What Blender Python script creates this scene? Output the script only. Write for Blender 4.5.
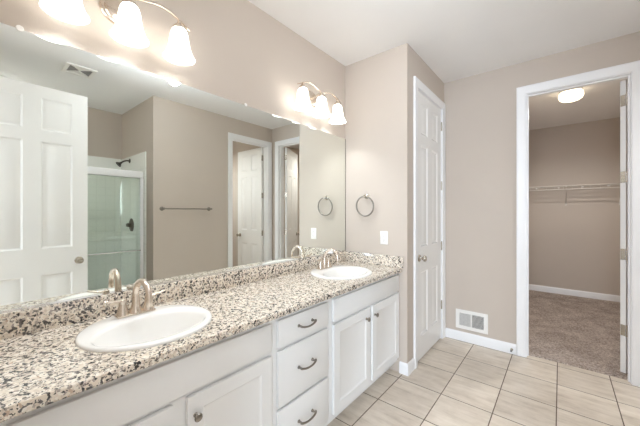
import bpy, bmesh, math, random
from math import sin, cos, pi, radians
from mathutils import Vector, Matrix

for o in list(bpy.data.objects):
    bpy.data.objects.remove(o)
SC = bpy.context.scene
COL = SC.collection
random.seed(4)

# ------------------------------------------------------------------ camera
cam_d = bpy.data.cameras.new('camera')
cam = bpy.data.objects.new('camera', cam_d)
COL.objects.link(cam)
FPX = 293.27
YAW = 39.369
cam.location = (1.5947, 0.0, 1.3476)
cam.rotation_euler = (radians(90), 0, radians(YAW))
cam_d.sensor_width = 36.0
cam_d.lens = 36.0 * FPX / 640.0
cam_d.shift_y = -(213.0 - 211.71) / 640.0
cam_d.clip_start = 0.02
SC.camera = cam

# ------------------------------------------------------------------ exposure
SC.view_settings.view_transform = 'Standard'
SC.view_settings.look = 'None'
SC.view_settings.gamma = 1.0
SC.view_settings.use_curve_mapping = False
SC.view_settings.exposure = 0.53
SC.cycles.use_denoising = True
SC.cycles.max_bounces = 12
SC.cycles.diffuse_bounces = 7
SC.cycles.glossy_bounces = 8
SC.cycles.transmission_bounces = 10
SC.cycles.transparent_max_bounces = 12
SC.cycles.sample_clamp_indirect = 6.0

# ------------------------------------------------------------------ world and big lights
W = bpy.data.worlds.new('daylight')
SC.world = W
W.use_nodes = True
bg = W.node_tree.nodes['Background']
bg.inputs[0].default_value = (0.78, 0.95, 1.15, 1)
bg.inputs[1].default_value = 1.2

P_WINDOW = 190.0     # daylight through the bedroom window behind the camera
P_BEDLAMP = 72.0     # bedroom ceiling lamp
P_BULB = 4.6         # each vanity bulb
E_SHADE = 0.9        # glow of the frosted shades
E_DOME = 2.6         # closet dome
E_DOME2 = 3.0        # other ceiling domes, those over bathroom floor and shower added for fill
E_BULB = 17.0
P_CLOSET = 42.0
P_TOILET = 37.0
P_SHOWER_FILL = 32.0  # unseen lamp added to brighten the shower
P_BATH_FILL = 11.5       # unseen fill lamp added over the standing space

def area(name, loc, rot, sx, sy, power, color):
    d = bpy.data.lights.new(name, 'AREA')
    d.shape = 'RECTANGLE'; d.size = sx; d.size_y = sy
    d.energy = power; d.color = color
    o = bpy.data.objects.new(name, d)
    o.location = loc; o.rotation_euler = rot
    COL.objects.link(o)
    return o

def point(name, loc, power, color, radius=0.04, cone=None):
    d = bpy.data.lights.new(name, 'SPOT' if cone else 'POINT')
    if cone: d.spot_size = radians(cone); d.spot_blend = 0.6
    d.energy = power; d.color = color; d.shadow_soft_size = radius
    o = bpy.data.objects.new(name, d)
    o.location = loc
    COL.objects.link(o)
    return o

area('bedroom_window_light', (2.7, -3.42, 1.5), (radians(90), 0, 0), 2.9, 1.7, P_WINDOW, (0.85, 1.0, 1.18))
area('toilet_window_light', (4.02, 2.86, 1.75), (radians(90), 0, radians(90)), 0.7, 1.2, 10.0, (0.95, 0.98, 1.0))

# ------------------------------------------------------------------ material helpers
def srgb(r, g, b):
    def f(c):
        c /= 255.0
        return c / 12.92 if c <= 0.04045 else ((c + 0.055) / 1.055) ** 2.4
    return (f(r), f(g), f(b), 1.0)

def newmat(name):
    m = bpy.data.materials.new(name)
    m.use_nodes = True
    nt = m.node_tree
    return m, nt, nt.nodes['Principled BSDF']

def link(nt, a, b):
    nt.links.new(a, b)

def node(nt, kind, **kw):
    n = nt.nodes.new(kind)
    for k, v in kw.items():
        setattr(n, k, v)
    return n

def pos(nt):
    return node(nt, 'ShaderNodeNewGeometry').outputs['Position']

def noise(nt, vec, scale, detail=3.0, rough=0.5):
    n = node(nt, 'ShaderNodeTexNoise')
    n.inputs['Scale'].default_value = scale
    n.inputs['Detail'].default_value = detail
    n.inputs['Roughness'].default_value = rough
    link(nt, vec, n.inputs['Vector'])
    return n

def bump(nt, p, height, strength, dist):
    b = node(nt, 'ShaderNodeBump')
    b.inputs['Strength'].default_value = strength
    b.inputs['Distance'].default_value = dist
    link(nt, height, b.inputs['Height'])
    link(nt, b.outputs['Normal'], p.inputs['Normal'])
    return b

def ramp(nt, fac, stops, interp='LINEAR'):
    r = node(nt, 'ShaderNodeValToRGB')
    r.color_ramp.interpolation = interp
    els = r.color_ramp.elements
    while len(els) < len(stops):
        els.new(0.5)
    for e, (p, c) in zip(els, stops):
        e.position = p; e.color = c
    link(nt, fac, r.inputs['Fac'])
    return r

def mixc(nt, fac, a, b, mode='MIX'):
    m = node(nt, 'ShaderNodeMix', data_type='RGBA', blend_type=mode)
    for sock, v in ((m.inputs[0], fac), (m.inputs[6], a), (m.inputs[7], b)):
        if hasattr(v, 'is_linked'):
            link(nt, v, sock)
        else:
            sock.default_value = v
    return m.outputs[2]

def mathn(nt, op, a, b=None, c=None):
    m = node(nt, 'ShaderNodeMath', operation=op)
    for i, v in enumerate((a, b, c)):
        if v is None:
            continue
        if hasattr(v, 'is_linked'):
            link(nt, v, m.inputs[i])
        else:
            m.inputs[i].default_value = v
    return m.outputs[0]

def paint(name, col, rough=0.6, tex=0.0, scale=220.0, spec=0.3):
    m, nt, p = newmat(name)
    p.inputs['Base Color'].default_value = col
    p.inputs['Roughness'].default_value = rough
    p.inputs['Specular IOR Level'].default_value = spec
    n = noise(nt, pos(nt), scale, 2.0)
    big = noise(nt, pos(nt), 3.0, 2.0)
    f = mathn(nt, 'MULTIPLY_ADD', big.outputs['Fac'], 0.05, 0.975)
    v = node(nt, 'ShaderNodeHueSaturation')
    v.inputs['Color'].default_value = col
    link(nt, f, v.inputs['Value'])
    link(nt, v.outputs['Color'], p.inputs['Base Color'])
    if tex:
        bump(nt, p, n.outputs['Fac'], tex, 0.002)
    return m

def metal(name, col, rough, brushed=0.0):
    m, nt, p = newmat(name)
    p.inputs['Base Color'].default_value = col
    p.inputs['Metallic'].default_value = 1.0
    n = noise(nt, pos(nt), 90.0, 2.0)
    r = mathn(nt, 'MULTIPLY_ADD', n.outputs['Fac'], 0.03, rough - 0.015)
    link(nt, r, p.inputs['Roughness'])
    return m

M = {}
M['wall'] = paint('wall_paint', srgb(199, 188, 177), 0.75, 0.22, 130.0, 0.2)
M['ceiling'] = paint('ceiling_paint', srgb(242, 241, 240), 0.85, 0.25, 110.0, 0.2)
M['trim'] = paint('white_trim_paint', srgb(240, 240, 241), 0.35, 0.0, 60.0, 0.45)
M['door'] = paint('white_door_paint', srgb(238, 237, 235), 0.4, 0.04, 300.0, 0.4)
M['cabinet'] = paint('white_cabinet_paint', srgb(236, 236, 235), 0.42, 0.0, 60.0, 0.4)
M['plastic'] = paint('white_plastic', srgb(238, 236, 232), 0.35, 0.0, 60.0, 0.4)
M['dark_gap'] = paint('dark_duct_metal', srgb(70, 68, 66), 0.8)
M['shade_grey'] = paint('grey_duct_metal', srgb(120, 120, 120), 0.7)
M['grille_grey'] = paint('light_grey_grille', srgb(150, 148, 145), 0.6)
M['porcelain'] = paint('porcelain', srgb(246, 245, 242), 0.08, 0.0, 60.0, 0.6)
M['fibre'] = paint('fibreglass_pan', srgb(232, 232, 228), 0.3)
M['nickel'] = metal('brushed_nickel', srgb(226, 214, 201), 0.26)
M['satin'] = metal('satin_nickel', srgb(190, 182, 170), 0.24)
M['pull'] = metal('pewter_pull', srgb(150, 144, 136), 0.32)
M['chrome'] = metal('chrome', srgb(225, 225, 225), 0.12)
M['bronze'] = metal('dark_bronze', srgb(84, 78, 72), 0.35)
M['wire'] = paint('white_coated_wire', srgb(214, 208, 200), 0.4)

m, nt, p = newmat('mirror_silver')
p.inputs['Base Color'].default_value = (0.895, 0.925, 0.885, 1)
p.inputs['Metallic'].default_value = 1.0
p.inputs['Roughness'].default_value = 0.0
M['mirror'] = m

# greenish clear shower glass
m, nt, p = newmat('shower_glass')
nt.nodes.remove(p)
tr = node(nt, 'ShaderNodeBsdfTransparent'); tr.inputs[0].default_value = (0.90, 0.935, 0.90, 1)
gl = node(nt, 'ShaderNodeBsdfGlossy'); gl.inputs['Roughness'].default_value = 0.0
fr = node(nt, 'ShaderNodeFresnel'); fr.inputs['IOR'].default_value = 1.55
f2 = mathn(nt, 'MULTIPLY_ADD', fr.outputs[0], 1.6, 0.02)
ms = node(nt, 'ShaderNodeMixShader')
link(nt, f2, ms.inputs[0]); link(nt, tr.outputs[0], ms.inputs[1]); link(nt, gl.outputs[0], ms.inputs[2])
link(nt, ms.outputs[0], nt.nodes['Material Output'].inputs[0])
M['glass'] = m

m, nt, p = newmat('window_glass')
nt.nodes.remove(p)
tr = node(nt, 'ShaderNodeBsdfTransparent'); tr.inputs[0].default_value = (0.95, 0.97, 0.96, 1)
gl = node(nt, 'ShaderNodeBsdfGlossy'); gl.inputs['Roughness'].default_value = 0.0
ms = node(nt, 'ShaderNodeMixShader'); ms.inputs[0].default_value = 0.06
link(nt, tr.outputs[0], ms.inputs[1]); link(nt, gl.outputs[0], ms.inputs[2])
link(nt, ms.outputs[0], nt.nodes['Material Output'].inputs[0])
M['pane'] = m

# frosted lamp glass: glows because the bulb inside is on
def lamp_glass(name, col, emit, strength):
    m, nt, p = newmat(name)
    p.inputs['Base Color'].default_value = col
    p.inputs['Roughness'].default_value = 0.35
    p.inputs['Emission Color'].default_value = emit
    p.inputs['Emission Strength'].default_value = strength
    tl = node(nt, 'ShaderNodeBsdfTranslucent'); tl.inputs[0].default_value = col
    ms = node(nt, 'ShaderNodeMixShader'); ms.inputs[0].default_value = 0.5
    link(nt, p.outputs[0], ms.inputs[1]); link(nt, tl.outputs[0], ms.inputs[2])
    link(nt, ms.outputs[0], nt.nodes['Material Output'].inputs[0])
    return m
M['shade'] = lamp_glass('frosted_bell_glass', (0.92, 0.90, 0.86, 1), (0.96, 1.0, 1.04, 1), E_SHADE * 2)
M['dome'] = lamp_glass('frosted_dome_glass', (0.9, 0.86, 0.78, 1), (1.0, 0.88, 0.68, 1), E_DOME)
M['dome_neutral'] = lamp_glass('frosted_dome_glass_neutral', (0.9, 0.88, 0.84, 1), (0.95, 1.0, 1.05, 1), E_DOME2)
m, nt, p = newmat('bulb_glow')
p.inputs['Emission Color'].default_value = (0.97, 1.0, 1.03, 1)
p.inputs['Emission Strength'].default_value = E_BULB
M['bulb'] = m

# speckled granite
def granite():
    m, nt, p = newmat('speckled_granite')
    P = pos(nt)
    nz = noise(nt, P, 60.0, 3.0)
    warp = mixc(nt, 0.012, P, nz.outputs['Color'], 'ADD')
    v1 = node(nt, 'ShaderNodeTexVoronoi'); v1.inputs['Scale'].default_value = 122.0
    link(nt, warp, v1.inputs['Vector'])
    sep = node(nt, 'ShaderNodeSeparateColor'); link(nt, v1.outputs['Color'], sep.inputs[0])
    cl = noise(nt, P, 34.0, 3.0)
    mixv = mathn(nt, 'ADD', mathn(nt, 'MULTIPLY', sep.outputs[0], 0.62), mathn(nt, 'MULTIPLY', cl.outputs['Fac'], 0.42))
    base = ramp(nt, mixv, [(0.0, srgb(44, 41, 40)), (0.248, srgb(98, 92, 88)), (0.31, srgb(170, 160, 150)), (0.385, srgb(218, 205, 189)),
                           (0.52, srgb(234, 223, 207)), (0.70, srgb(245, 238, 226)), (0.84, srgb(200, 176, 154))], 'CONSTANT')
    v2 = node(nt, 'ShaderNodeTexVoronoi'); v2.inputs['Scale'].default_value = 270.0
    link(nt, warp, v2.inputs['Vector'])
    s2 = node(nt, 'ShaderNodeSeparateColor'); link(nt, v2.outputs['Color'], s2.inputs[0])
    fine = ramp(nt, s2.outputs[1], [(0.0, (1, 1, 1, 1)), (0.08, (0, 0, 0, 1))], 'CONSTANT')
    c = mixc(nt, fine.outputs[0], base.outputs[0], srgb(62, 56, 52))
    link(nt, c, p.inputs['Base Color'])
    p.inputs['Roughness'].default_value = 0.15
    p.inputs['IOR'].default_value = 1.8
    return m
M['granite'] = granite()

# square beige floor tile laid on a grid
def tile():
    m, nt, p = newmat('beige_floor_tile')
    P = pos(nt)
    sp = node(nt, 'ShaderNodeSeparateXYZ'); link(nt, P, sp.inputs[0])
    u = mathn(nt, 'DIVIDE', mathn(nt, 'SUBTRACT', sp.outputs[0], 0.911 - 3.31), 0.331)
    v = mathn(nt, 'DIVIDE', mathn(nt, 'SUBTRACT', sp.outputs[1], 2.245 - 3.49), 0.349)
    fu, fv = mathn(nt, 'FRACT', u), mathn(nt, 'FRACT', v)
    def edge(f, period):
        a = mathn(nt, 'ABSOLUTE', mathn(nt, 'SUBTRACT', f, 0.5))
        return mathn(nt, 'MULTIPLY', mathn(nt, 'SUBTRACT', 0.5, a), period)   # metres to the nearest joint
    eu, ev = edge(fu, 0.331), edge(fv, 0.349)
    e = mathn(nt, 'MINIMUM', eu, ev)
    joint = mathn(nt, 'LESS_THAN', e, 0.0032)
    cid = node(nt, 'ShaderNodeCombineXYZ')
    link(nt, mathn(nt, 'FLOOR', u), cid.inputs[0]); link(nt, mathn(nt, 'FLOOR', v), cid.inputs[1])
    wn = node(nt, 'ShaderNodeTexWhiteNoise'); link(nt, cid.outputs[0], wn.inputs['Vector'])
    off = node(nt, 'ShaderNodeVectorMath', operation='SCALE'); link(nt, wn.outputs['Color'], off.inputs[0]); off.inputs['Scale'].default_value = 7.0
    q = node(nt, 'ShaderNodeVectorMath', operation='ADD'); link(nt, P, q.inputs[0]); link(nt, off.outputs[0], q.inputs[1])
    mp = node(nt, 'ShaderNodeMapping'); mp.inputs['Scale'].default_value = (1.6, 9.0, 1.0); mp.inputs['Rotation'].default_value = (0, 0, 0.2)
    link(nt, q.outputs[0], mp.inputs['Vector'])
    n1 = noise(nt, mp.outputs[0], 2.2, 8.0, 0.65)
    n2 = noise(nt, q.outputs[0], 9.0, 6.0, 0.6)
    f = mathn(nt, 'ADD', mathn(nt, 'MULTIPLY', n1.outputs['Fac'], 0.65), mathn(nt, 'MULTIPLY', n2.outputs['Fac'], 0.35))
    c = ramp(nt, f, [(0.28, srgb(172, 157, 141)), (0.45, srgb(203, 191, 176)), (0.58, srgb(216, 205, 191)), (0.75, srgb(227, 218, 206))])
    tint = mathn(nt, 'MULTIPLY_ADD', wn.outputs['Value'], 0.10, 0.95)
    hv = node(nt, 'ShaderNodeHueSaturation'); link(nt, c.outputs[0], hv.inputs['Color']); link(nt, tint, hv.inputs['Value'])
    col = mixc(nt, joint, hv.outputs['Color'], srgb(104, 90, 78))
    link(nt, col, p.inputs['Base Color'])
    r = mathn(nt, 'MULTIPLY_ADD', joint, 0.5, 0.36)
    link(nt, r, p.inputs['Roughness'])
    h = mathn(nt, 'MINIMUM', mathn(nt, 'DIVIDE', e, 0.006), 1.0)
    bump(nt, p, h, 0.6, 0.002)
    return m
M['tile'] = tile()

def carpet():
    m, nt, p = newmat('taupe_carpet')
    P = pos(nt)
    n1 = noise(nt, P, 260.0, 2.0, 0.7)
    n2 = noise(nt, P, 55.0, 5.0, 0.8)
    n3 = noise(nt, P, 6.0, 3.0)
    f = mathn(nt, 'ADD', mathn(nt, 'MULTIPLY', n1.outputs['Fac'], 0.3), mathn(nt, 'ADD', mathn(nt, 'MULTIPLY', n2.outputs['Fac'], 0.55), mathn(nt, 'MULTIPLY', n3.outputs['Fac'], 0.15)))
    c = ramp(nt, f, [(0.36, srgb(108, 96, 88)), (0.49, srgb(180, 165, 155)), (0.60, srgb(232, 220, 210))])
    link(nt, c.outputs[0], p.inputs['Base Color'])
    p.inputs['Roughness'].default_value = 1.0
    p.inputs['Specular IOR Level'].default_value = 0.05
    bump(nt, p, f, 1.0, 0.02)
    return m
M['carpet'] = carpet()

def surround():
    m, nt, p = newmat('white_tile_surround')
    P = pos(nt)
    sp = node(nt, 'ShaderNodeSeparateXYZ'); link(nt, P, sp.inputs[0])
    h = mathn(nt, 'ADD', sp.outputs[0], sp.outputs[1])
    def e(x):
        f = mathn(nt, 'FRACT', mathn(nt, 'DIVIDE', x, 0.105))
        return mathn(nt, 'SUBTRACT', 0.5, mathn(nt, 'ABSOLUTE', mathn(nt, 'SUBTRACT', f, 0.5)))
    d = mathn(nt, 'MINIMUM', e(h), e(sp.outputs[2]))
    below = mathn(nt, 'LESS_THAN', sp.outputs[2], 1.93)
    j = mathn(nt, 'MULTIPLY', mathn(nt, 'LESS_THAN', d, 0.03), below)
    c = mixc(nt, j, srgb(240, 241, 236), srgb(228, 230, 224))
    link(nt, c, p.inputs['Base Color'])
    p.inputs['Roughness'].default_value = 0.25
    return m
M['surround'] = surround()

# ------------------------------------------------------------------ geometry helpers
ORG = {}

def obj(name, bm, mat, parent=None, kind=None, label=None, cat=None, group=None, base=None, autosmooth=40):
    """link a bmesh (built in world coordinates) as ONE object"""
    bmesh.ops.recalc_face_normals(bm, faces=bm.faces[:])
    if parent is not None:
        org = ORG[parent.name]
    elif base is not None:
        org = Vector(base)
    else:
        xs = [v.co.x for v in bm.verts]; ys = [v.co.y for v in bm.verts]; zs = [v.co.z for v in bm.verts]
        org = Vector(((min(xs) + max(xs)) / 2, (min(ys) + max(ys)) / 2, min(zs)))
    bmesh.ops.translate(bm, verts=bm.verts[:], vec=-org)
    me = bpy.data.meshes.new(name)
    bm.to_mesh(me); bm.free()
    if autosmooth:
        me.set_sharp_from_angle(angle=radians(autosmooth))
    o = bpy.data.objects.new(name, me)
    me.materials.append(M[mat])
    COL.objects.link(o)
    if parent is not None:
        o.parent = parent
    else:
        o.location = org
    ORG[o.name] = org
    tag(o, label, cat, group, kind)
    return o

def tag(o, label=None, cat=None, group=None, kind=None):
    if label: o['label'] = label
    if cat: o['category'] = cat
    if group: o['group'] = group
    if kind: o['kind'] = kind

def thing(name, label, cat, loc, group=None, kind=None):
    o = bpy.data.objects.new(name, None)
    o.empty_display_size = 0.05
    o.location = loc
    COL.objects.link(o)
    ORG[o.name] = Vector(loc)
    tag(o, label, cat, group, kind)
    return o

def box(bm, x0, x1, y0, y1, z0, z1, bev=0.0, seg=2):
    r = bmesh.ops.create_cube(bm, size=1.0)
    vs = r['verts']
    for v in vs:
        v.co = Vector((x0 + (v.co.x + .5) * (x1 - x0), y0 + (v.co.y + .5) * (y1 - y0), z0 + (v.co.z + .5) * (z1 - z0)))
    if bev:
        es = list({e for v in vs for e in v.link_edges})
        bmesh.ops.bevel(bm, geom=es, offset=bev, segments=seg, affect='EDGES', profile=0.5, clamp_overlap=True)

def bx(*a, **k):
    bm = bmesh.new(); box(bm, *a, **k); return bm

def tube(bm, pts, r, seg=12, cap=True, closed=False, squash=None):
    """round tube through pts; r one radius or one per point; squash=(a,b) scales the section along its two axes"""
    pts = [Vector(p) for p in pts]
    n = len(pts)
    rs = r if isinstance(r, (list, tuple)) else [r] * n
    rings = []
    up = None
    for i in range(n):
        if closed:
            t = (pts[(i + 1) % n] - pts[i - 1]).normalized()
        else:
            t = (pts[min(i + 1, n - 1)] - pts[max(i - 1, 0)]).normalized()
        if up is None:
            up = Vector((0, 0, 1)) if abs(t.z) < 0.9 else Vector((1, 0, 0))
        a = (up - t * up.dot(t)).normalized()
        up = a
        b = t.cross(a)
        sa, sb = squash or (1, 1)
        rings.append([bm.verts.new(pts[i] + (a * cos(2 * pi * k / seg) * sa + b * sin(2 * pi * k / seg) * sb) * rs[i]) for k in range(seg)])
    m = n if closed else n - 1
    for i in range(m):
        A, B = rings[i], rings[(i + 1) % n]
        for k in range(seg):
            f = bm.faces.new((A[k], A[(k + 1) % seg], B[(k + 1) % seg], B[k])); f.smooth = True
    if cap and not closed:
        bm.faces.new(rings[0][::-1]); bm.faces.new(rings[-1])

def lathe(bm, prof, c, axis='Z', seg=32, sx=1.0, sy=1.0, cap0=True, cap1=True):
    """profile [(radius, height)] turned about an axis through c"""
    c = Vector(c)
    rings = []
    for r, h in prof:
        ring = []
        for k in range(seg):
            a = 2 * pi * k / seg
            u, v = r * cos(a) * sx, r * sin(a) * sy
            if axis == 'Z': q = Vector((u, v, h))
            elif axis == 'X': q = Vector((h, u, v))
            else: q = Vector((u, h, v))
            ring.append(bm.verts.new(c + q))
        rings.append(ring)
    for A, B in zip(rings, rings[1:]):
        for k in range(seg):
            f = bm.faces.new((A[k], A[(k + 1) % seg], B[(k + 1) % seg], B[k])); f.smooth = True
    if cap0 and prof[0][0] > 1e-5:
        f = bm.faces.new(rings[0]); f.smooth = True
    if cap1 and prof[-1][0] > 1e-5:
        f = bm.faces.new(rings[-1][::-1]); f.smooth = True

def sphere(bm, c, r, sz=1.0, seg=20):
    n = 10
    lathe(bm, [(max(r * sin(pi * i / n), 1e-4), -r * cos(pi * i / n) * sz) for i in range(n + 1)], c, 'Z', seg)

def spline(pts, n=8):
    """Catmull-Rom through pts"""
    P = [Vector(p) for p in pts]
    P = [P[0] * 2 - P[1]] + P + [P[-1] * 2 - P[-2]]
    out = []
    for i in range(1, len(P) - 2):
        a, b, c, d = P[i - 1:i + 3]
        for k in range(n):
            t = k / n
            out.append(0.5 * ((2 * b) + (c - a) * t + (2 * a - 5 * b + 4 * c - d) * t * t + (3 * b - a - 3 * c + d) * t ** 3))
    out.append(P[-2])
    return out

# ------------------------------------------------------------------ setting: room shell
CZ = 2.74
YE, XD, YB, XR = 2.3264, 0.6167, 3.315, 2.19
CAS = 'structure'

def wall(name, boxes, label, mat='wall'):
    bm = bmesh.new()
    for b in boxes: box(bm, *b)
    return obj(name, bm, mat, kind='structure', label=label, autosmooth=0)

wall('floor', [(-0.12, 3.95, -0.12, 3.375, -0.1, 0.0)], 'beige square tile floor of the bathroom', 'tile')
wall('floor_closet', [(0.88, 3.05, 3.375, 6.26, -0.1, 0.014)], 'taupe carpet floor of the closet', 'carpet')
wall('floor_bedroom', [(-1.5, 4.6, -3.6, -0.12, -0.1, 0.012)], 'taupe carpet floor behind the camera', 'carpet')
wall('ceiling', [(-0.12, 3.95, -0.12, 6.26, CZ, CZ + 0.1)], 'smooth white ceiling', 'ceiling')
wall('ceiling_bedroom', [(-1.5, 4.6, -3.6, -0.12, CZ, CZ + 0.1)], 'white ceiling behind the camera', 'ceiling')
wall('wall_left', [(-0.12, 0.0, -0.12, 3.43, 0, CZ)], 'beige wall behind the long vanity mirror')
wall('wall_end', [(0.0, XD, YE, YE + 0.11, 0, CZ)], 'beige end wall with the towel ring')
PO0, PO1, POZ = 2.52, 3.245, 2.45
wall('wall_pantry', [(XD - 0.11, XD, YE + 0.11, PO0, 0, CZ), (XD - 0.11, XD, PO1, YB, 0, CZ), (XD - 0.11, XD, PO0, PO1, POZ, CZ)], 'beige wall around the narrow white linen door')
CO0, CO1, COZ = 1.335, 2.037, 2.45
wall('wall_back', [(0.0, CO0, YB, YB + 0.115, 0, CZ), (CO1, 3.95, YB, YB + 0.115, 0, CZ), (CO0, CO1, YB, YB + 0.115, COZ, CZ)], 'beige back wall with the closet doorway')
TO0, TO1, TOZ = 2.53, 3.24, 2.45
wall('wall_right', [(XR, XR + 0.11, 1.45, TO0, 0, CZ), (XR, XR + 0.11, TO1, YB, 0, CZ), (XR, XR + 0.11, TO0, TO1, TOZ, CZ)], 'beige wall with the towel bar, seen in the mirror')
wall('wall_shower_side', [(XR + 0.11, 3.95, 1.45, 1.56, 0, CZ)], 'beige wall at the shower head end of the shower')
wall('wall_shower_back', [(3.28, 3.39, -0.12, 1.45, 0, CZ)], 'beige wall behind the shower')
EO0, EO1, EOZ = 1.12, 1.915, 2.46
wall('wall_entry', [(0.0, EO0, -0.12, -0.012, 0, CZ), (EO1, 3.28, -0.12, -0.012, 0, CZ), (EO0, EO1, -0.12, -0.012, EOZ, CZ)], 'beige entry wall behind the camera')
wall('wall_closet_left', [(0.88, 1.0, YB + 0.115, 6.15, 0, CZ)], 'left wall of the closet')
wall('wall_closet_right', [(2.95, 3.05, YB + 0.115, 6.15, 0, CZ)], 'right wall of the closet')
wall('wall_closet_back', [(0.88, 3.05, 6.15, 6.26, 0, CZ)], 'back wall of the closet')
wall('wall_toilet', [(3.80, 3.95, 1.56, 2.58, 0, CZ), (3.80, 3.95, 3.14, YB, 0, CZ), (3.80, 3.95, 2.58, 3.14, 0, 1.22), (3.80, 3.95, 2.58, 3.14, 2.26, CZ)], 'far wall of the toilet room with a window')
wall('wall_bedroom_back', [(-1.5, 1.2, -3.6, -3.48, 0, CZ), (4.2, 4.6, -3.6, -3.48, 0, CZ), (1.2, 4.2, -3.6, -3.48, 0, 0.62), (1.2, 4.2, -3.6, -3.48, 2.38, CZ)], 'window wall behind the camera')
wall('wall_bedroom_left', [(-1.62, -1.5, -3.6, -0.12, 0, CZ)], 'bedroom side wall')
wall('wall_bedroom_right', [(4.6, 4.72, -3.6, -0.12, 0, CZ)], 'bedroom side wall')
wall('wall_bedroom_front', [(-1.5, -0.12, -0.24, -0.12, 0, CZ), (3.39, 4.6, -0.24, -0.12, 0, CZ)], 'bedroom wall beside the entry')

# windows
def window(name, axis, a0, a1, z0, z1, d0, d1, label, nx=2, nz=2):
    w = thing(name, label, 'window', ((a0 + a1) / 2, d0, z0) if axis == 'Y' else (d0, (a0 + a1) / 2, z0), kind='structure')
    def B(bm, p0, p1, e0, e1, q0, q1):
        if axis == 'Y': box(bm, p0, p1, e0, e1, q0, q1)
        else: box(bm, e0, e1, p0, p1, q0, q1)
    bm = bmesh.new(); t = 0.04
    B(bm, a0, a0 + t, d0, d1, z0, z1); B(bm, a1 - t, a1, d0, d1, z0, z1)
    B(bm, a0 + t, a1 - t, d0, d1, z0, z0 + t); B(bm, a0 + t, a1 - t, d0, d1, z1 - t, z1)
    for i in range(1, nx):
        x = a0 + (a1 - a0) * i / nx
        B(bm, x - .015, x + .015, d0, d1, z0 + t, z1 - t)
    for i in range(1, nz):
        z = z0 + (z1 - z0) * i / nz
        B(bm, a0 + t, a1 - t, d0, d1, z - .015, z + .015)
    obj('window_frame', bm, 'trim', w)
    bm = bmesh.new(); dm = (d0 + d1) / 2
    B(bm, a0 + t, a1 - t, dm - .003, dm + .003, z0 + t, z1 - t)
    obj('pane', bm, 'pane', w)
    return w
window('window_1', 'X', 2.58, 3.14, 1.22, 2.26, 3.84, 3.90, 'window of the toilet room with white blinds', 1, 2)
window('window_2', 'Y', 1.2, 4.2, 0.62, 2.38, -3.57, -3.50, 'wide bedroom window behind the camera', 3, 1)

# ------------------------------------------------------------------ casings and baseboards
CPROF = [(0.0, 0.0), (0.0, 0.011), (0.006, 0.013), (0.012, 0.012), (0.022, 0.013), (0.045, 0.017), (0.058, 0.019), (0.068, 0.019), (0.072, 0.016), (0.072, 0.0)]

def casing(name, place, a0, a1, z1, label, depth, jamb_t=0.017, stop=None):
    """mitred door casing; place(a, z, d) -> world, d away from the wall into the room; jamb lines the opening"""
    bm = bmesh.new()
    rev = 0.006
    path = lambda u: [(a0 - rev - u, 0.0), (a0 - rev - u, z1 + rev + u), (a1 + rev + u, z1 + rev + u), (a1 + rev + u, 0.0)]
    rows = [[bm.verts.new(place(a, z, d)) for a, z in path(u)] for u, d in CPROF]
    for A, B in zip(rows, rows[1:]):
        for k in range(3):
            bm.faces.new((A[k], A[k + 1], B[k + 1], B[k]))
    for k in (0, 3):
        bm.faces.new([r[k] for r in rows])
    t = obj(name, bm, 'trim', kind='structure', label=label)
    bm = bmesh.new()
    def jb(p0, p1, q0, q1, d0, d1):
        a, b = place(p0, q0, d0), place(p1, q1, d1)
        box(bm, *sorted((a.x, b.x)), *sorted((a.y, b.y)), *sorted((a.z, b.z)))
    e = 0.0005
    jb(a0 - jamb_t + e, a0, 0.0, z1, -depth + e, -e); jb(a1, a1 + jamb_t - e, 0.0, z1, -depth + e, -e); jb(a0 - jamb_t + e, a1 + jamb_t - e, z1, z1 + jamb_t - e, -depth + e, -e)
    if stop:
        s0, s1 = stop
        jb(a0, a0 + 0.011, 0.0, z1 - 0.011, s0, s1); jb(a1 - 0.011, a1, 0.0, z1 - 0.011, s0, s1); jb(a0, a1, z1 - 0.011, z1, s0, s1)
    obj('jamb', bm, 'trim', t)
    return t

P_closet = lambda a, z, d: Vector((a, YB - d, z))
P_pantry = lambda a, z, d: Vector((XD + d, a, z))
P_right = lambda a, z, d: Vector((XR - d, a, z))
P_entry = lambda a, z, d: Vector((a, -0.012 + d, z))
casing('trim_1', P_closet, CO0 + 0.017, CO1 - 0.017, 2.433, 'white casing of the closet doorway', 0.115, stop=(-0.068, -0.034))
casing('trim_2', P_pantry, PO0 + 0.017, PO1 - 0.017, 2.433, 'white casing of the linen door', 0.11, stop=(-0.085, -0.045))
casing('trim_3', P_right, TO0 + 0.017, TO1 - 0.017, 2.433, 'white casing of the toilet room doorway', 0.11, stop=(-0.066, -0.032))
casing('trim_4', P_entry, EO0 + 0.017, EO1 - 0.017, 2.443, 'white casing of the entry doorway', 0.108)

BPROF = [(0.0, 0.0), (0.0135, 0.0), (0.0135, 0.074), (0.011, 0.084), (0.006, 0.092), (0.004, 0.095), (0.0, 0.095)]
def baseboard(name, pts, label, z=0.0, h=1.0):
    """pts: run along the wall, room on the left-hand side of the walking direction"""
    bm = bmesh.new()
    P = [Vector((x, y, 0)) for x, y in pts]
    n = len(P)
    rows = []
    for d, zz in BPROF:
        row = []
        for i in range(n):
            ns = []
            if i > 0: t = (P[i] - P[i - 1]).normalized(); ns.append(Vector((-t.y, t.x, 0)))
            if i < n - 1: t = (P[i + 1] - P[i]).normalized(); ns.append(Vector((-t.y, t.x, 0)))
            off = ns[0] if len(ns) == 1 else (ns[0] + ns[1]) / (1 + ns[0].dot(ns[1]))
            row.append(bm.verts.new(P[i] + off * d + Vector((0, 0, z + zz * h))))
        rows.append(row)
    for A, B in zip(rows, rows[1:]):
        for k in range(n - 1):
            bm.faces.new((A[k], A[k + 1], B[k + 1], B[k]))
    for k in (0, n - 1):
        bm.faces.new([r[k] for r in rows])
    return obj(name, bm, 'trim', kind='structure', label=label)
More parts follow.
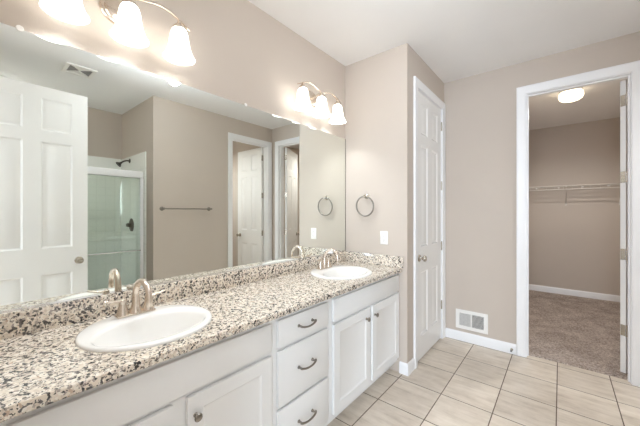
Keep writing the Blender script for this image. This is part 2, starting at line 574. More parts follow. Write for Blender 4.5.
baseboard('baseboard_end', [(XD, PO0 - 0.064), (XD, YE), (0.552, YE)], 'white baseboard wrapping the wall corner beside the vanity')
baseboard('baseboard_back', [(CO0 - 0.064, YB), (XD + 0.019, YB)], 'white baseboard under the wall vent')
baseboard('baseboard_closet', [(2.95, YB + 0.115), (2.95, 6.15), (1.0, 6.15), (1.0, YB + 0.115)], 'white baseboard round the closet', z=0.014)
baseboard('baseboard_right', [(XR, 1.45), (XR, TO0 - 0.064)], 'white baseboard below the towel bar')

# ------------------------------------------------------------------ doors
def door_slab(bm, place, w, h, t):
    """six-panel slab: place(u, d, z), u 0..w from the hinge, d 0..t"""
    st, mid = 0.112, 0.112
    pw = (w - 2 * st - mid) / 2
    us = [0, st, st + pw, st + pw + mid, w - st, w]
    zs = [0.0, 0.20, 0.785, 1.015, 1.945, 2.045, 2.325, h]
    for d in (0.0, t):
        V = [[bm.verts.new((u, d, z)) for u in us] for z in zs]
        panels = []
        for j in range(len(zs) - 1):
            for i in range(len(us) - 1):
                q = (V[j][i], V[j][i + 1], V[j + 1][i + 1], V[j + 1][i])
                f = bm.faces.new(q if d == 0.0 else q[::-1])
                if i in (1, 3) and j in (1, 3, 5): panels.append(f)
        bm.normal_update()
        bmesh.ops.inset_individual(bm, faces=panels, thickness=0.014, depth=-0.009, use_even_offset=True)
        bmesh.ops.inset_individual(bm, faces=panels, thickness=0.012, depth=0.0, use_even_offset=True)
        bmesh.ops.inset_individual(bm, faces=panels, thickness=0.020, depth=0.006, use_even_offset=True)
    box(bm, 0, w, 0.0002, t - 0.0002, -0.0001, 0)      # closes the bottom edge
    a = bmesh.ops.create_grid  # noqa: F841
    for (u0, u1, z0, z1) in ((0, 0, 0, h), (w, w, 0, h)):
        v = [bm.verts.new((u0, 0, z0)), bm.verts.new((u0, t, z0)), bm.verts.new((u0, t, z1)), bm.verts.new((u0, 0, z1))]
        bm.faces.new(v)
    v = [bm.verts.new((0, 0, h)), bm.verts.new((w, 0, h)), bm.verts.new((w, t, h)), bm.verts.new((0, t, h))]
    bm.faces.new(v)
    bmesh.ops.remove_doubles(bm, verts=bm.verts[:], dist=0.0004)
    for v in bm.verts:
        v.co = place(v.co.x, v.co.y, v.co.z)

def pbox(bm, place, u0, u1, d0, d1, z0, z1):
    r = bmesh.ops.create_cube(bm, size=1.0)
    for v in r['verts']:
        v.co = place(u0 + (v.co.x + .5) * (u1 - u0), d0 + (v.co.y + .5) * (d1 - d0), z0 + (v.co.z + .5) * (z1 - z0))

def door_knob(bm, place, u, z, d, s):
    """rose, neck and ball on one face; s = +1/-1 direction of d"""
    c = place(u, d, z); nrm = (place(u, d + 0.01 * s, z) - c).normalized()
    prof = [(0.033, 0.0), (0.033, 0.004), (0.028, 0.009), (0.014, 0.012), (0.011, 0.020), (0.011, 0.030), (0.018, 0.035), (0.026, 0.043), (0.028, 0.052), (0.024, 0.061), (0.012, 0.066), (0.001, 0.067)]
    tube(bm, [c + nrm * hh for r, hh in prof], [r for r, hh in prof], 24)

def make_door(name, place, w, h, t, label, hinge_side, hinges=(0.35, 0.975, 1.61, 2.24), knob_z=0.93, faces=(-1, 1)):
    bm = bmesh.new(); door_slab(bm, place, w, h, t)
    b = place(w / 2, t / 2, 0)
    d = obj(name, bm, 'door', kind='structure', label=label, base=(b.x, b.y, place(0, 0, 0).z), autosmooth=30)
    for s in faces:
        bm = bmesh.new()
        door_knob(bm, place, w - 0.065, knob_z, 0.0 if s < 0 else t, s)
        obj('door_knob', bm, 'satin', d, label='satin nickel round door knob')
    for hz in hinges:
        bm = bmesh.new()
        dd = 0.0 if hinge_side < 0 else t
        c0, c1 = place(-0.004, dd + 0.006 * hinge_side, hz - 0.046), place(-0.004, dd + 0.006 * hinge_side, hz + 0.046)
        tube(bm, [c0, c0.lerp(c1, 0.5), c1], 0.0065, 10)
        pbox(bm, place, -0.0025, -0.0002, t * 0.12, t * 0.92, hz - 0.045, hz + 0.045)
        obj('hinge', bm, 'satin', d, label='nickel butt hinge')
    return d

# linen door: closed, flush with the wall face, hinged on the far side
make_door('door_1', lambda u, d, z: Vector((XD - 0.041 + d, PO1 - 0.0205 - u, 0.012 + z)), PO1 - PO0 - 0.041, 2.418, 0.035,
          'narrow white six panel linen door, closed, beside the vanity', 1, knob_z=0.918, faces=(1,))
# closet door: swung ninety degrees into the closet
CA = radians(28)
make_door('door_2', lambda u, d, z: Vector((2.008 + u * sin(CA) - d * cos(CA), YB + 0.130 + u * cos(CA) + d * sin(CA), 0.022 + z)), 0.66, 2.408, 0.035,
          'white closet door swung open into the closet, seen edge on', -1, knob_z=0.91)
# toilet room door: swung ninety degrees into the toilet room
make_door('door_3', lambda u, d, z: Vector((XR + 0.117 + u, 3.2215 - d, 0.012 + z)), 0.665, 2.418, 0.035,
          'white six panel toilet room door standing open, seen in the mirror', -1, knob_z=0.918)
# entry door: swung open beside the camera, seen in the mirror
make_door('door_4', lambda u, d, z: Vector((1.9 + 0.035 - d, -0.005 + u, 0.012 + z)), 0.76, 2.425, 0.035,
          'big white six panel entry door open in front of the shower, seen in the mirror', -1, knob_z=0.885)

# ------------------------------------------------------------------ vanity
VY0, VY1 = 0.02, YE - 0.002
FX0, FX1 = 0.532, 0.551       # door and drawer fronts lie between these
FZ = 0.846

def front(name, y0, y1, z0, z1, parent, panel=False):
    bm = bmesh.new()
    if panel:
        fr = 0.057
        us, zs = [y0, y0 + fr, y1 - fr, y1], [z0, z0 + fr, z1 - fr, z1]
        V = [[bm.verts.new((FX1, u, z)) for u in us] for z in zs]
        pf = None
        for j in range(3):
            for i in range(3):
                f = bm.faces.new((V[j][i], V[j][i + 1], V[j + 1][i + 1], V[j + 1][i]))
                if i == 1 and j == 1: pf = f
        bm.normal_update()
        bmesh.ops.inset_individual(bm, faces=[pf], thickness=0.004, depth=-0.003, use_even_offset=True)
        bmesh.ops.inset_individual(bm, faces=[pf], thickness=0.010, depth=-0.004, use_even_offset=True)
        bedges = [e for e in bm.edges if len(e.link_faces) == 1]
        r = bmesh.ops.extrude_edge_only(bm, edges=bedges)
        nv = [v for v in r['geom'] if isinstance(v, bmesh.types.BMVert)]
        for v in nv: v.co.x = FX0 + 0.003
        bmesh.ops.contextual_create(bm, geom=[e for e in r['geom'] if isinstance(e, bmesh.types.BMEdge) and len(e.link_faces) == 1])
    else:
        box(bm, FX0 + 0.003, FX1, y0, y1, z0, z1, 0.002, 2)
    return obj(name, bm, 'cabinet', parent, autosmooth=30)

def knob(parent, y, z):
    bm = bmesh.new()
    lathe(bm, [(0.0085, 0.0), (0.0085, 0.002), (0.006, 0.006), (0.0055, 0.012), (0.009, 0.016), (0.0145, 0.020), (0.0155, 0.024), (0.0125, 0.028), (0.001, 0.030)], (FX1, y, z), 'X', 20)
    obj('knob', bm, 'pull', parent, label='round pewter cabinet knob')

def pull(parent, y, z):
    bm = bmesh.new()
    hw = 0.053
    for s in (-1, 1):
        lathe(bm, [(0.0085, 0.0), (0.008, 0.003), (0.0055, 0.008), (0.005, 0.024)], (FX1, y + s * hw, z), 'X', 12)
    pts = spline([(FX1 + 0.020, y - hw - 0.006, z + 0.003), (FX1 + 0.026, y - hw, z), (FX1 + 0.030, y - 0.03, z - 0.006), (FX1 + 0.031, y, z - 0.009), (FX1 + 0.030, y + 0.03, z - 0.006), (FX1 + 0.026, y + hw, z), (FX1 + 0.020, y + hw + 0.006, z + 0.003)], 5)
    tube(bm, pts, [0.0048 + 0.0012 * abs(i / (len(pts) - 1) * 2 - 1) for i in range(len(pts))], 10)
    obj('bow_handle', bm, 'pull', parent, label='curved pewter drawer pull')

def carcass(parent, y0, y1, openings):
    bm = bmesh.new()
    t = 0.016
    box(bm, 0.002, 0.510, y0, y0 + t, 0.095, FZ); box(bm, 0.002, 0.510, y1 - t, y1, 0.095, FZ)
    box(bm, 0.002, 0.510, y0 + t, y1 - t, 0.095, 0.111); box(bm, 0.002, 0.010, y0 + t, y1 - t, 0.111, FZ)
    obj('body', bm, 'cabinet', parent)
    bm = bmesh.new()
    box(bm, 0.5105, FX0, y0, y1, 0.095, FZ, 0.001, 1)
    obj('face_frame', bm, 'cabinet', parent)
    bm = bmesh.new()
    box(bm, 0.440, 0.456, y0, y1, 0.0005, 0.0945)
    obj('toe_kick', bm, 'cabinet', parent)

g = 'vanity base cabinets'
c = thing('sink_base_cabinet', 'white sink cabinet nearest the camera, under the near sink', 'cabinet', (0.27, 0.48, 0.0), g)
carcass(c, VY0, 0.936, None)
front('false_front', 0.07, 0.915, 0.690, 0.822, c)
d = front('cabinet_door', 0.07, 0.466, 0.131, 0.670, c, True); knob(d, 0.442, 0.597)
d = front('cabinet_door', 0.518, 0.916, 0.131, 0.670, c, True); knob(d, 0.546, 0.597)
c = thing('drawer_cabinet', 'white three drawer cabinet in the middle of the vanity', 'cabinet', (0.27, 1.156, 0.0), g)
carcass(c, 0.9365, 1.378, None)
for z0, z1, hz in ((0.690, 0.822, 0.760), (0.402, 0.672, 0.546), (0.131, 0.385, 0.268)):
    d = front('drawer', 0.961, 1.346, z0, z1, c); pull(d, 1.152, hz)
c = thing('sink_base_cabinet', 'white double door sink cabinet at the far end against the towel ring wall', 'cabinet', (0.27, 1.852, 0.0), g)
carcass(c, 1.3785, VY1, None)
front('false_front', 1.404, 2.314, 0.690, 0.822, c)
d = front('cabinet_door', 1.408, 1.836, 0.131, 0.670, c, True); knob(d, 1.778, 0.603)
d = front('cabinet_door', 1.872, 2.312, 0.131, 0.670, c, True); knob(d, 1.899, 0.601)

# countertop with two sink cut-outs
SINKS = (0.492, 1.851)
SXC, SB, SA = 0.288, 0.228, 0.240
ZT = 0.8793
def ell(cx, cy, b, a, z, n=64):
    return [Vector((cx + b * cos(2 * pi * k / n), cy + a * sin(2 * pi * k / n), z)) for k in range(n)]
bm = bmesh.new()
def loop(pts):
    vs = [bm.verts.new(p) for p in pts]
    return [bm.edges.new((vs[i], vs[(i + 1) % len(vs)])) for i in range(len(vs))]
es = loop([Vector(p) for p in ((0.001, VY0, ZT), (0.573, VY0, ZT), (0.577, VY1, ZT), (0.001, VY1, ZT))])
for sy in SINKS:
    es += loop(ell(SXC, sy, SB * 0.92, SA * 0.92, ZT))
bmesh.ops.triangle_fill(bm, use_beauty=True, edges=es)
r = bmesh.ops.extrude_face_region(bm, geom=bm.faces[:])
for v in [v for v in r['geom'] if isinstance(v, bmesh.types.BMVert)]:
    v.co.z = ZT - 0.031
top = obj('countertop', bm, 'granite', label='long speckled granite countertop running along the mirror', cat='countertop')
bv = top.modifiers.new('eased_edge', 'BEVEL'); bv.width = 0.004; bv.segments = 2; bv.limit_method = 'ANGLE'; bv.angle_limit = radians(60)
obj('backsplash', bx(0.001, 0.020, VY0, VY1, ZT + 0.0003, 0.9735, bev=0.002), 'granite', top)
obj('side_splash', bx(0.0205, 0.587, VY1 - 0.020, VY1, ZT + 0.0003, 0.9735, bev=0.002), 'granite', top)

# sinks
def sink(cy, label, SA=0.240):
    s = thing('sink', label, 'sink', (SXC, cy, ZT), 'drop in oval sinks')
    bm = bmesh.new()
    bcx, bb, ba = 0.327, 0.142, 0.203
    R = [ell(SXC, cy, SB, SA, ZT + 0.0006), ell(SXC, cy, SB, SA, ZT + 0.004), ell(SXC, cy, SB * .99, SA * .992, ZT + 0.0085), ell(SXC, cy, SB * .965, SA * .97, ZT + 0.0115)]
    def bowl(k, z, sh=0.0): return ell(bcx + sh, cy, bb * k, ba * k, ZT + z)
    R += [bowl(1.05, 0.0105), bowl(1.01, 0.0065), bowl(0.975, -0.005), bowl(0.93, -0.03), bowl(0.85, -0.07), bowl(0.72, -0.105, -.006), bowl(0.5, -0.128, -.014), bowl(0.25, -0.137, -.02), ell(bcx - .022, cy, .024, .024, ZT - 0.139)]
    # underside back up to the rim
    R += [ell(bcx - .022, cy, .024, .024, ZT - 0.150), bowl(0.55, -0.14, -.014), bowl(0.9, -0.08), bowl(1.0, -0.02), ell(SXC, cy, SB * .88, SA * .88, ZT + 0.0012)]
    rows = [[bm.verts.new(p) for p in r] for r in R]
    for A, B in zip(rows, rows[1:] + rows[:1]):
        for k in range(64):
            f = bm.faces.new((A[k], A[(k + 1) % 64], B[(k + 1) % 64], B[k])); f.smooth = True
    obj('basin', bm, 'porcelain', s, autosmooth=60)
    bm = bmesh.new()
    lathe(bm, [(0.022, -0.145), (0.023, -0.137), (0.020, -0.1355), (0.012, -0.139), (0.011, -0.136), (0.001, -0.134)], (bcx - .022, cy, ZT), 'Z', 24)
    obj('drain', bm, 'chrome', s, label='chrome drain')
    return s
sink(SINKS[0], 'white oval sink nearest the camera, set in the granite')
sink(SINKS[1], 'white oval sink at the far end of the granite counter', 0.250)

# faucets
def faucet(cy, label, swivel=0.0):
    z0 = ZT + 0.0122
    fx = 0.123
    t = thing('faucet', label, 'faucet', (fx, cy, z0), 'two handle nickel faucets')
    bm = bmesh.new()
    # centre-set deck plate with raised middle
    box(bm, fx - 0.025, fx + 0.025, cy - 0.076, cy + 0.076, z0, z0 + 0.010, 0.004, 2)
    lathe(bm, [(0.027, 0.010), (0.024, 0.020), (0.0175, 0.034)], (fx, cy, z0), 'Z', 24)
    obj('deck_plate', bm, 'nickel', t)
    bm = bmesh.new()
    top = z0 + 0.154
    R = 0.066
    cw, sw = cos(radians(swivel)), sin(radians(swivel))
    pts = [Vector((fx, cy, z0 + 0.030)), Vector((fx + .001, cy, z0 + 0.055))]
    for i in range(15):
        a = pi - (pi * 1.02) * i / 14
        pts.append(Vector((fx + (R + R * cos(a)) * cw, cy + (R + R * cos(a)) * sw, top - R + R * sin(a))))
    pts.append(Vector((fx + 2 * R * cw, cy + 2 * R * sw, top - R - 0.024)))
    pts.append(Vector((fx + 2 * R * cw, cy + 2 * R * sw, top - R - 0.032)))
    rr = [0.0185, 0.0155] + [0.0135 - 0.0015 * i / 14 for i in range(15)] + [0.0132, 0.0120]
    tube(bm, pts, rr, 16)
    obj('spout', bm, 'nickel', t)
    for s in (-1, 1):
        hy = cy + s * 0.051
        bm = bmesh.new()
        lathe(bm, [(0.0245, 0.009), (0.0235, 0.014), (0.0185, 0.032), (0.0145, 0.050), (0.0135, 0.060), (0.0150, 0.066), (0.0140, 0.074), (0.006, 0.079), (0.0005, 0.080)], (fx, hy, z0), 'Z', 24)
        h = obj('handle', bm, 'nickel', t)
        bm = bmesh.new()
        tube(bm, spline([(fx, hy, z0 + 0.068), (fx + 0.003, hy + s * 0.022, z0 + 0.071), (fx + 0.008, hy + s * 0.050, z0 + 0.076), (fx + 0.010, hy + s * 0.070, z0 + 0.083)], 4),
             [0.0085] * 4 + [0.0080] * 4 + [0.007] * 4 + [0.006], 12, squash=(0.75, 1.2))
        obj('lever', bm, 'nickel', h)
    bm = bmesh.new()
    tube(bm, [(fx - 0.020, cy, z0 + 0.010), (fx - 0.020, cy, z0 + 0.045), (fx - 0.020, cy, z0 + 0.055)], [0.0025, 0.0025, 0.0045], 8)
    obj('lift_rod', bm, 'nickel', t)
    return t
faucet(SINKS[0], 'nickel high arc faucet on the sink nearest the camera', 3)
faucet(SINKS[1], 'nickel high arc faucet on the far sink by the corner')

# mirror
mr = thing('mirror', 'wide frameless wall mirror above the granite backsplash', 'mirror', (0.0, 1.17, 0.974))
MZ1 = 2.042
obj('mirror_glass', bx(0.0008, 0.006, 0.03, VY1 - 0.0075, 0.978, MZ1), 'mirror', mr)
obj('mirror_edge', bx(0.0008, 0.006, VY1 - 0.0073, VY1 - 0.001, 0.978, MZ1), 'dark_gap', mr, label='dark mirror edge in the corner')
bm = bmesh.new(); box(bm, 0.0062, 0.010, 0.143, 0.159, 0.9785, 0.990, 0.002, 2)
obj('mirror_clip', bm, 'plastic', mr, label='small clear plastic mirror clip')
bm = bmesh.new()
box(bm, 0.0004, 0.0085, 0.03, VY1 - 0.001, 0.9738, 0.978); box(bm, 0.0062, 0.0085, 0.03, VY1 - 0.001, 0.978, 0.983)
obj('bottom_channel', bm, 'chrome', mr, label='bright metal channel along the bottom edge')
for y in (0.138, 1.171):
    bm = bmesh.new()
    lathe(bm, [(0.010, 0.0063), (0.0115, 0.008), (0.010, 0.011), (0.004, 0.012), (0.0005, 0.0105)], (0, y, MZ1 + 0.002), 'X', 18)
    box(bm, 0.0006, 0.007, y - 0.006, y + 0.006, MZ1 + 0.0005, MZ1 + 0.010)
    obj('mirror_clip', bm, 'plastic', mr, label='small clear plastic mirror clip')

# vanity lights
WARM = (0.95, 1.0, 1.05)
def vanity_light(cy, label, power):
    t = thing('vanity_light', label, 'light', (0.0, cy, 2.21), 'three shade vanity lights')
    bm = bmesh.new()
    lathe(bm, [(1.0, 0.0008), (1.0, 0.006), (0.93, 0.012), (0.82, 0.013), (0.78, 0.018), (0.55, 0.024), (0.02, 0.026)], (0, cy, 2.275), 'X', 40, sx=0.084, sy=0.066)
    obj('back_plate', bm, 'nickel', t)
    bm = bmesh.new()
    tube(bm, spline([(0.022, cy, 2.275), (0.06, cy, 2.282), (0.118, cy, 2.297)], 4), 0.009, 12)
    obj('arm', bm, 'nickel', t)
    for s in (-1, 1):
        bm = bmesh.new()
        tube(bm, spline([(0.12, cy - s * 0.012, 2.293), (0.12, cy + s * 0.045, 2.309), (0.12, cy + s * 0.11, 2.326), (0.12, cy + s * 0.165, 2.324), (0.12, cy + s * 0.218, 2.306), (0.12, cy + s * 0.272, 2.276)], 6), 0.0062, 12, squash=(0.75, 1.25))
        obj('arch', bm, 'nickel', t, label='swooping nickel arch')
    for dy in (-0.218, 0.0, 0.218):
        y = cy + dy
        zf = 2.262
        bm = bmesh.new()
        lathe(bm, [(0.030, zf - 0.004), (0.031, zf + 0.004), (0.026, zf + 0.012), (0.015, zf + 0.022), (0.009, zf + 0.034), (0.008, 2.302 if dy else 2.296)], (0.12, y, 0), 'Z', 24)
        obj('fitter', bm, 'nickel', t)
        bm = bmesh.new()
        outer = [(0.0275, zf + 0.002), (0.0300, zf - 0.004), (0.0360, zf - 0.014), (0.0405, zf - 0.030), (0.0440, zf - 0.055), (0.0485, zf - 0.085), (0.0560, zf - 0.112), (0.0655, zf - 0.134), (0.0745, zf - 0.147)]
        inner = [(r - 0.003, z + 0.0005) for r, z in outer[::-1]]
        lathe(bm, outer + [(0.0738, zf - 0.1485)] + inner, (0.12, y, 0), 'Z', 40, cap0=False, cap1=False)
        sh = obj('shade', bm, 'shade', t, label='frosted white bell glass shade, lit')
        bm = bmesh.new()
        sphere(bm, (0.12, y, zf - 0.075), 0.024, 1.25, 18)
        lathe(bm, [(0.013, zf - 0.05), (0.013, zf - 0.005)], (0.12, y, 0), 'Z', 14)
        obj('bulb', bm, 'bulb', sh)
        pl = point('vanity_bulb_light', (0.12, y, zf - 0.128), power, WARM, 0.028, 116)
vanity_light(0.470, 'three shade nickel vanity light above the near sink', P_BULB * 1.15)
vanity_light(1.816, 'three shade nickel vanity light above the far sink', P_BULB * 0.9)

# towel ring on the end wall
t = thing('towel_ring', 'nickel towel ring on the end wall by the far sink', 'towel ring', (0.25, YE, 1.30))
bm = bmesh.new()
lathe(bm, [(0.024, -0.0005), (0.024, -0.005), (0.019, -0.010), (0.011, -0.014), (0.009, -0.030), (0.012, -0.040), (0.010, -0.050), (0.0005, -0.052)], (0.236, YE, 1.487), 'Y', 24)
obj('post', bm, 'satin', t)
bm = bmesh.new()
tube(bm, [(0.234 + 0.088 * cos(2 * pi * k / 48), YE - 0.034 - 0.006 * sin(2 * pi * k / 48), 1.398 + 0.088 * sin(2 * pi * k / 48)) for k in range(48)], 0.0068, 10, closed=True)
obj('ring', bm, 'pull', t)

# duplex outlet
t = thing('outlet', 'white duplex outlet on the end wall right of the towel ring', 'outlet', (0.409, YE, 1.063))
obj('plate', bx(0.373, 0.445, YE - 0.006, YE - 0.0005, 1.063, 1.178, bev=0.003), 'plastic', t)
for zc in (1.142, 1.100):
    bm = bmesh.new()
    lathe(bm, [(0.0175, -0.0062), (0.017, -0.0085), (0.0005, -0.0088)], (0.409, YE, zc), 'Y', 20, sy=0.85)
    s = obj('socket', bm, 'plastic', t)
    bm = bmesh.new()
    for dx in (-0.0065, 0.0065):
        box(bm, 0.409 + dx - 0.0011, 0.409 + dx + 0.0011, YE - 0.0094, YE - 0.0089, zc - 0.001, zc + 0.008)
    lathe(bm, [(0.0025, -0.0089), (0.0025, -0.0094)], (0.409, YE, zc - 0.0075), 'Y', 10)
    obj('slots', bm, 'shade_grey', s, label='grey outlet slots')

# return vent on the back wall
t = thing('wall_vent', 'white two section wall vent low on the back wall', 'vent', (0.887, YB, 0.128))
bm = bmesh.new()
x0, x1, z0, z1, yf = 0.738, 1.036, 0.128, 0.325, YB - 0.010
for a in ((x0, x0 + .036, z0, z1), (x1 - .036, x1, z0, z1), (x0 + .036, x1 - .036, z0, z0 + .034), (x0 + .036, x1 - .036, z1 - .034, z1), (0.881, 0.893, z0 + .034, z1 - .034)):
    box(bm, a[0], a[1], yf, YB - 0.0004, a[2], a[3])
obj('vent_frame', bm, 'plastic', t)
obj('duct_backing', bx(x0 + .03, x1 - .03, YB - 0.0016, YB - 0.0006, z0 + .03, z1 - .03), 'dark_gap', t)
for xa, xb, tilt in ((x0 + .0365, 0.8805, 0.0), (0.8935, x1 - .0365, 1.0)):
    n = 11
    if tilt:
        for k in range(n):
            z = z0 + 0.042 + k * (z1 - z0 - 0.084) / (n - 1)
            bm = bmesh.new()
            box(bm, xa, xb, yf + 0.003, yf + 0.0075, z - 0.002, z + 0.002)
            obj('louver', bm, 'plastic', t)
    else:
        for k in range(n + 3):
            x = xa + 0.004 + k * (xb - xa - 0.008) / (n + 2)
            bm = bmesh.new()
            box(bm, x - 0.0021, x + 0.0021, yf + 0.002, yf + 0.0075, z0 + .0345, z1 - .0345)
            obj('louver', bm, 'plastic', t)

# door stop on the baseboard
t = thing('door_stop', 'small nickel door stop on the baseboard beside the closet casing', 'door stop', (1.237, YB - 0.0135, 0.03))
bm = bmesh.new()
lathe(bm, [(0.012, -0.014), (0.012, -0.019), (0.006, -0.022), (0.006, -0.050), (0.005, -0.052)], (1.237, YB, 0.044), 'Y', 14)
obj('stem', bm, 'satin', t)
bm = bmesh.new()
lathe(bm, [(0.008, -0.0525), (0.009, -0.060), (0.006, -0.066)], (1.237, YB, 0.044), 'Y', 14)
obj('rubber_tip', bm, 'shade_grey', t)

# towel bar on the right wall (in the mirror)
t = thing('towel_bar', 'nickel towel bar on the beige wall, seen in the mirror', 'towel bar', (XR, 1.86, 1.36))
for y in (1.545, 2.165):
    bm = bmesh.new()
    lathe(bm, [(0.026, -0.0005), (0.026, -0.006), (0.018, -0.012), (0.011, -0.018), (0.0105, -0.050), (0.014, -0.056), (0.014, -0.072), (0.001, -0.076)], (XR, y, 1.385), 'X', 22)
    obj('post', bm, 'pull', t)
bm = bmesh.new()
tube(bm, [(XR - 0.062, 1.53, 1.385), (XR - 0.062, 1.85, 1.385), (XR - 0.062, 2.18, 1.385)], 0.0085, 14)
obj('rod', bm, 'pull', t)

# ceiling exhaust vent (in the mirror)
t = thing('ceiling_vent', 'white ceiling vent with two triangular grilles, seen in the mirror', 'vent', (2.08, 0.73, CZ))
bm = bmesh.new()
ax0, ax1, ay0, ay1 = 1.955, 2.205, 0.612, 0.848
for a in ((ax0, ax1, ay0, ay0 + .03), (ax0, ax1, ay1 - .03, ay1), (ax0, ax0 + .03, ay0 + .03, ay1 - .03), (ax1 - .03, ax1, ay0 + .03, ay1 - .03)):
    box(bm, a[0], a[1], a[2], a[3], CZ - 0.012, CZ - 0.0005)
obj('vent_frame', bm, 'plastic', t)
def tri(name, pts, mat, za, zb):
    bm = bmesh.new()
    lo = [bm.verts.new((x, y, za)) for x, y in pts]; hi = [bm.verts.new((x, y, zb)) for x, y in pts]
    bm.faces.new(lo); bm.faces.new(hi[::-1])
    for i in range(3): bm.faces.new((lo[i], lo[(i + 1) % 3], hi[(i + 1) % 3], hi[i]))
    return obj(name, bm, mat, t)
ex0, ex1, ey0, ey1 = ax0 + .031, ax1 - .031, ay0 + .031, ay1 - .031
mxx, myy = (ex0 + ex1) / 2, (ey0 + ey1) / 2
gap = 0.006
tri('grille', [(ex0 + gap * 2, ey0), (ex1 - gap * 2, ey0), (mxx, myy - gap)], 'grille_grey', CZ - 0.006, CZ - 0.001)
tri('grille', [(ex0 + gap * 2, ey1), (ex1 - gap * 2, ey1), (mxx, myy + gap)], 'grille_grey', CZ - 0.006, CZ - 0.001)
tri('blank', [(ex0, ey0 + gap * 2), (ex0, ey1 - gap * 2), (mxx - gap, myy)], 'plastic', CZ - 0.009, CZ - 0.001)
tri('blank', [(ex1, ey0 + gap * 2), (ex1, ey1 - gap * 2), (mxx + gap, myy)], 'plastic', CZ - 0.009, CZ - 0.001)

# ------------------------------------------------------------------ closet fittings
LX, LY = 1.686, 4.44
t = thing('ceiling_light', 'round frosted flush ceiling light, lit, in the closet', 'light', (LX, LY, CZ))
bm = bmesh.new()
lathe(bm, [(0.104, CZ - 0.0005), (0.106, CZ - 0.018), (0.098, CZ - 0.022)], (LX, LY, 0), 'Z', 48)
obj('pan', bm, 'plastic', t)
bm = bmesh.new()
lathe(bm, [(0.104, CZ - 0.0225), (0.110, CZ - 0.030), (0.113, CZ - 0.055), (0.111, CZ - 0.075), (0.100, CZ - 0.095), (0.076, CZ - 0.110), (0.045, CZ - 0.118), (0.001, CZ - 0.121)], (LX, LY, 0), 'Z', 48)
obj('glass_dome', bm, 'dome', t)
point('closet_lamp_light', (LX, LY, CZ - 0.19), P_CLOSET, (1.0, 0.98, 0.95), 0.045, 170)

t = thing('wire_shelf', 'white wire shelf with hanging rod on the closet back wall', 'shelf', (2.1, 6.0, 1.45))
sx0, sx1, sy0, sy1, sz = 1.002, 2.948, 5.85, 6.146, 1.745
bm = bmesh.new()
for y in (sy0, sy1, sy0 + 0.10, sy0 + 0.20):
    tube(bm, [(sx0, y, sz), ((sx0 + sx1) / 2, y, sz), (sx1, y, sz)], 0.0055, 8)
obj('long_wires', bm, 'wire', t)
bm = bmesh.new()
n = 76
for k in range(n):
    x = sx0 + 0.01 + k * (sx1 - sx0 - 0.02) / (n - 1)
    pts = [(x, sy0 - 0.001, sz - 0.004), (x, sy0 + 0.004, sz + 0.005), (x, sy1, sz + 0.005)]
    if k % 4 == 0: pts.insert(0, (x, sy0, sz - 0.055))
    tube(bm, pts, 0.0018, 6)
obj('cross_wires', bm, 'wire', t, kind='stuff')
bm = bmesh.new()
tube(bm, [(sx0, sy0, sz - 0.057), ((sx0 + sx1) / 2, sy0, sz - 0.057), (sx1, sy0, sz - 0.057)], 0.0068, 8)
obj('hanging_rod', bm, 'wire', t)
for x in (1.66, 2.27, 2.88):
    bm = bmesh.new()
    tube(bm, [(x, sy0 + 0.004, sz - 0.01), (x, sy0 + 0.02, sz - 0.028), (x, sy1 - 0.006, 1.475)], 0.007, 8)
    box(bm, x - 0.012, x + 0.012, sy1 - 0.008, sy1 + 0.003, 1.445, 1.49)
    obj('brace', bm, 'wire', t)
for x in (1.02, 1.28, 1.57, 1.86, 2.15, 2.44):
    obj('wall_clip', bx(x - 0.012, x + 0.012, sy1 - 0.010, sy1 + 0.003, sz - 0.02, sz + 0.012, bev=0.002), 'plastic', t)

# ------------------------------------------------------------------ shower (in the mirror)
t = thing('shower_surround', 'white tiled shower surround and pan, seen in the mirror', 'shower', (2.84, 0.7, 0.0))
bm = bmesh.new()
box(bm, 2.396, 3.278, 1.436, 1.449, 0.10, 2.095, 0.003, 1)
obj('side_panel', bm, 'surround', t)
bm = bmesh.new()
box(bm, 3.265, 3.2785, -0.005, 1.435, 0.10, 2.095, 0.003, 1)
obj('back_panel', bm, 'surround', t)
bm = bmesh.new()
box(bm, 2.396, 3.264, -0.011, 0.004, 0.10, 2.095, 0.003, 1)
obj('side_panel', bm, 'surround', t)
bm = bmesh.new()
box(bm, 2.396, 3.278, -0.011, 1.449, 0.0005, 0.05); box(bm, 2.396, 2.53, -0.011, 1.449, 0.05, 0.0995, 0.01, 3)
obj('shower_pan', bm, 'fibre', t)

t = thing('shower_door', 'framed sliding glass shower door with white header, seen in the mirror', 'shower door', (2.49, 0.72, 0.10))
obj('header', bx(2.455, 2.53, 0.005, 1.4355, 1.765, 1.850, bev=0.012, seg=3), 'trim', t, label='white header rail')
obj('threshold', bx(2.455, 2.528, 0.005, 1.4355, 0.100, 0.125), 'chrome', t)
obj('wall_jamb', bx(2.462, 2.522, 1.405, 1.4355, 0.126, 1.764), 'trim', t)
obj('wall_jamb', bx(2.462, 2.522, 0.005, 0.030, 0.126, 1.764), 'trim', t)
obj('glass_panel', bx(2.470, 2.476, 0.69, 1.404, 0.127, 1.763), 'glass', t)
obj('glass_panel', bx(2.506, 2.512, 0.031, 0.76, 0.127, 1.763), 'glass', t)
bm = bmesh.new()
box(bm, 2.464, 2.482, 0.682, 0.690, 0.127, 1.763)
obj('edge_strip', bm, 'chrome', t)
bm = bmesh.new()
tube(bm, [(2.43, 0.72, 0.872), (2.43, 1.06, 0.872), (2.43, 1.395, 0.872)], 0.008, 12)
for y in (0.74, 1.375):
    tube(bm, [(2.43, y, 0.872), (2.45, y, 0.872), (2.469, y, 0.872)], 0.007, 10)
obj('towel_rail', bm, 'chrome', t)

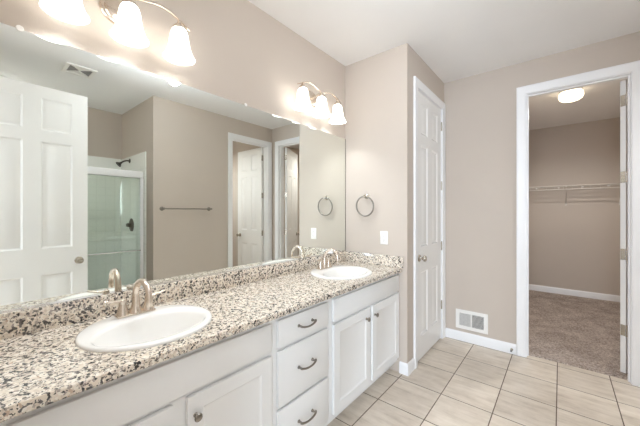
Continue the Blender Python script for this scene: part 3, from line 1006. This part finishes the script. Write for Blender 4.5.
t = thing('shower_sprayer', 'dark bronze shower head on a bent arm, seen in the mirror', 'shower head', (2.92, 1.436, 1.96))
bm = bmesh.new()
lathe(bm, [(0.032, -0.0005), (0.030, -0.006), (0.014, -0.012)], (2.925, 1.436, 2.035), 'Y', 20)
obj('flange', bm, 'bronze', t)
bm = bmesh.new()
tube(bm, spline([(2.925, 1.425, 2.035), (2.925, 1.395, 2.033), (2.925, 1.36, 2.018), (2.925, 1.335, 1.998)], 5), 0.0105, 12)
obj('arm', bm, 'bronze', t)
bm = bmesh.new()
a, b = Vector((2.925, 1.335, 1.998)), Vector((2.925, 1.300, 1.968))
tube(bm, [a, a.lerp(b, .3), a.lerp(b, .5), a.lerp(b, .8), b], [0.014, 0.016, 0.024, 0.037, 0.038], 24)
obj('spray_head', bm, 'bronze', t)

t = thing('shower_valve', 'dark bronze shower valve below the shower head, seen in the mirror', 'shower valve', (2.86, 1.436, 1.09))
bm = bmesh.new()
lathe(bm, [(0.088, -0.0005), (0.086, -0.006), (0.03, -0.014)], (2.86, 1.436, 1.17), 'Y', 28)
obj('escutcheon', bm, 'bronze', t)
bm = bmesh.new()
lathe(bm, [(0.026, -0.0145), (0.024, -0.050), (0.020, -0.062)], (2.86, 1.436, 1.17), 'Y', 20)
tube(bm, [(2.86, 1.385, 1.17), (2.82, 1.378, 1.165), (2.775, 1.372, 1.158)], [0.013, 0.011, 0.008], 12)
obj('lever', bm, 'bronze', t)

# ------------------------------------------------------------------ toilet room and bedroom lamps, added fill lamps, blinds
t = thing('window_blind', 'white slatted blind in the toilet room window', 'blind', (3.79, 2.86, 1.22))
obj('head_rail', bx(3.76, 3.795, 2.57, 3.15, 2.235, 2.275), 'plastic', t)
for k in range(24):
    z = 1.245 + k * 0.0415
    bm = bmesh.new(); box(bm, 3.768, 3.795, 2.585, 3.135, z - 0.0015, z + 0.0015)
    for v in bm.verts: v.co.z += (v.co.x - 3.78) * 0.5
    obj('slat', bm, 'plastic', t)

def flush_lamp(x, y, label, power, color, cone=172):
    t = thing('ceiling_light', label, 'light', (x, y, CZ))
    bm = bmesh.new()
    lathe(bm, [(0.15, CZ - 0.0005), (0.15, CZ - 0.03), (0.14, CZ - 0.034)], (x, y, 0), 'Z', 32); obj('pan', bm, 'plastic', t)
    bm = bmesh.new()
    lathe(bm, [(0.138, CZ - 0.0345), (0.13, CZ - 0.07), (0.08, CZ - 0.095), (0.001, CZ - 0.105)], (x, y, 0), 'Z', 32); obj('glass_dome', bm, 'dome_neutral', t)
    point('ceiling_lamp_light', (x, y, CZ - 0.165), power, color, 0.05, cone)
flush_lamp(3.15, 2.2, 'round flush ceiling light in the toilet room', P_TOILET, (0.96, 1.0, 1.03))
flush_lamp(2.95, 0.16, 'added round flush fill light over the shower, out of view', P_SHOWER_FILL, (0.93, 1.0, 1.07), 125)  # made-up fixture, lifts the dark shower interior
flush_lamp(1.2, 1.25, 'added round flush fill light over the bathroom floor, out of view', P_BATH_FILL, (0.93, 1.0, 1.08), None)  # made-up fixture for overhead fill, outside camera and mirror view
flush_lamp(1.7, -1.7, 'round flush ceiling light behind the camera', P_BEDLAMP, (0.94, 1.0, 1.07))
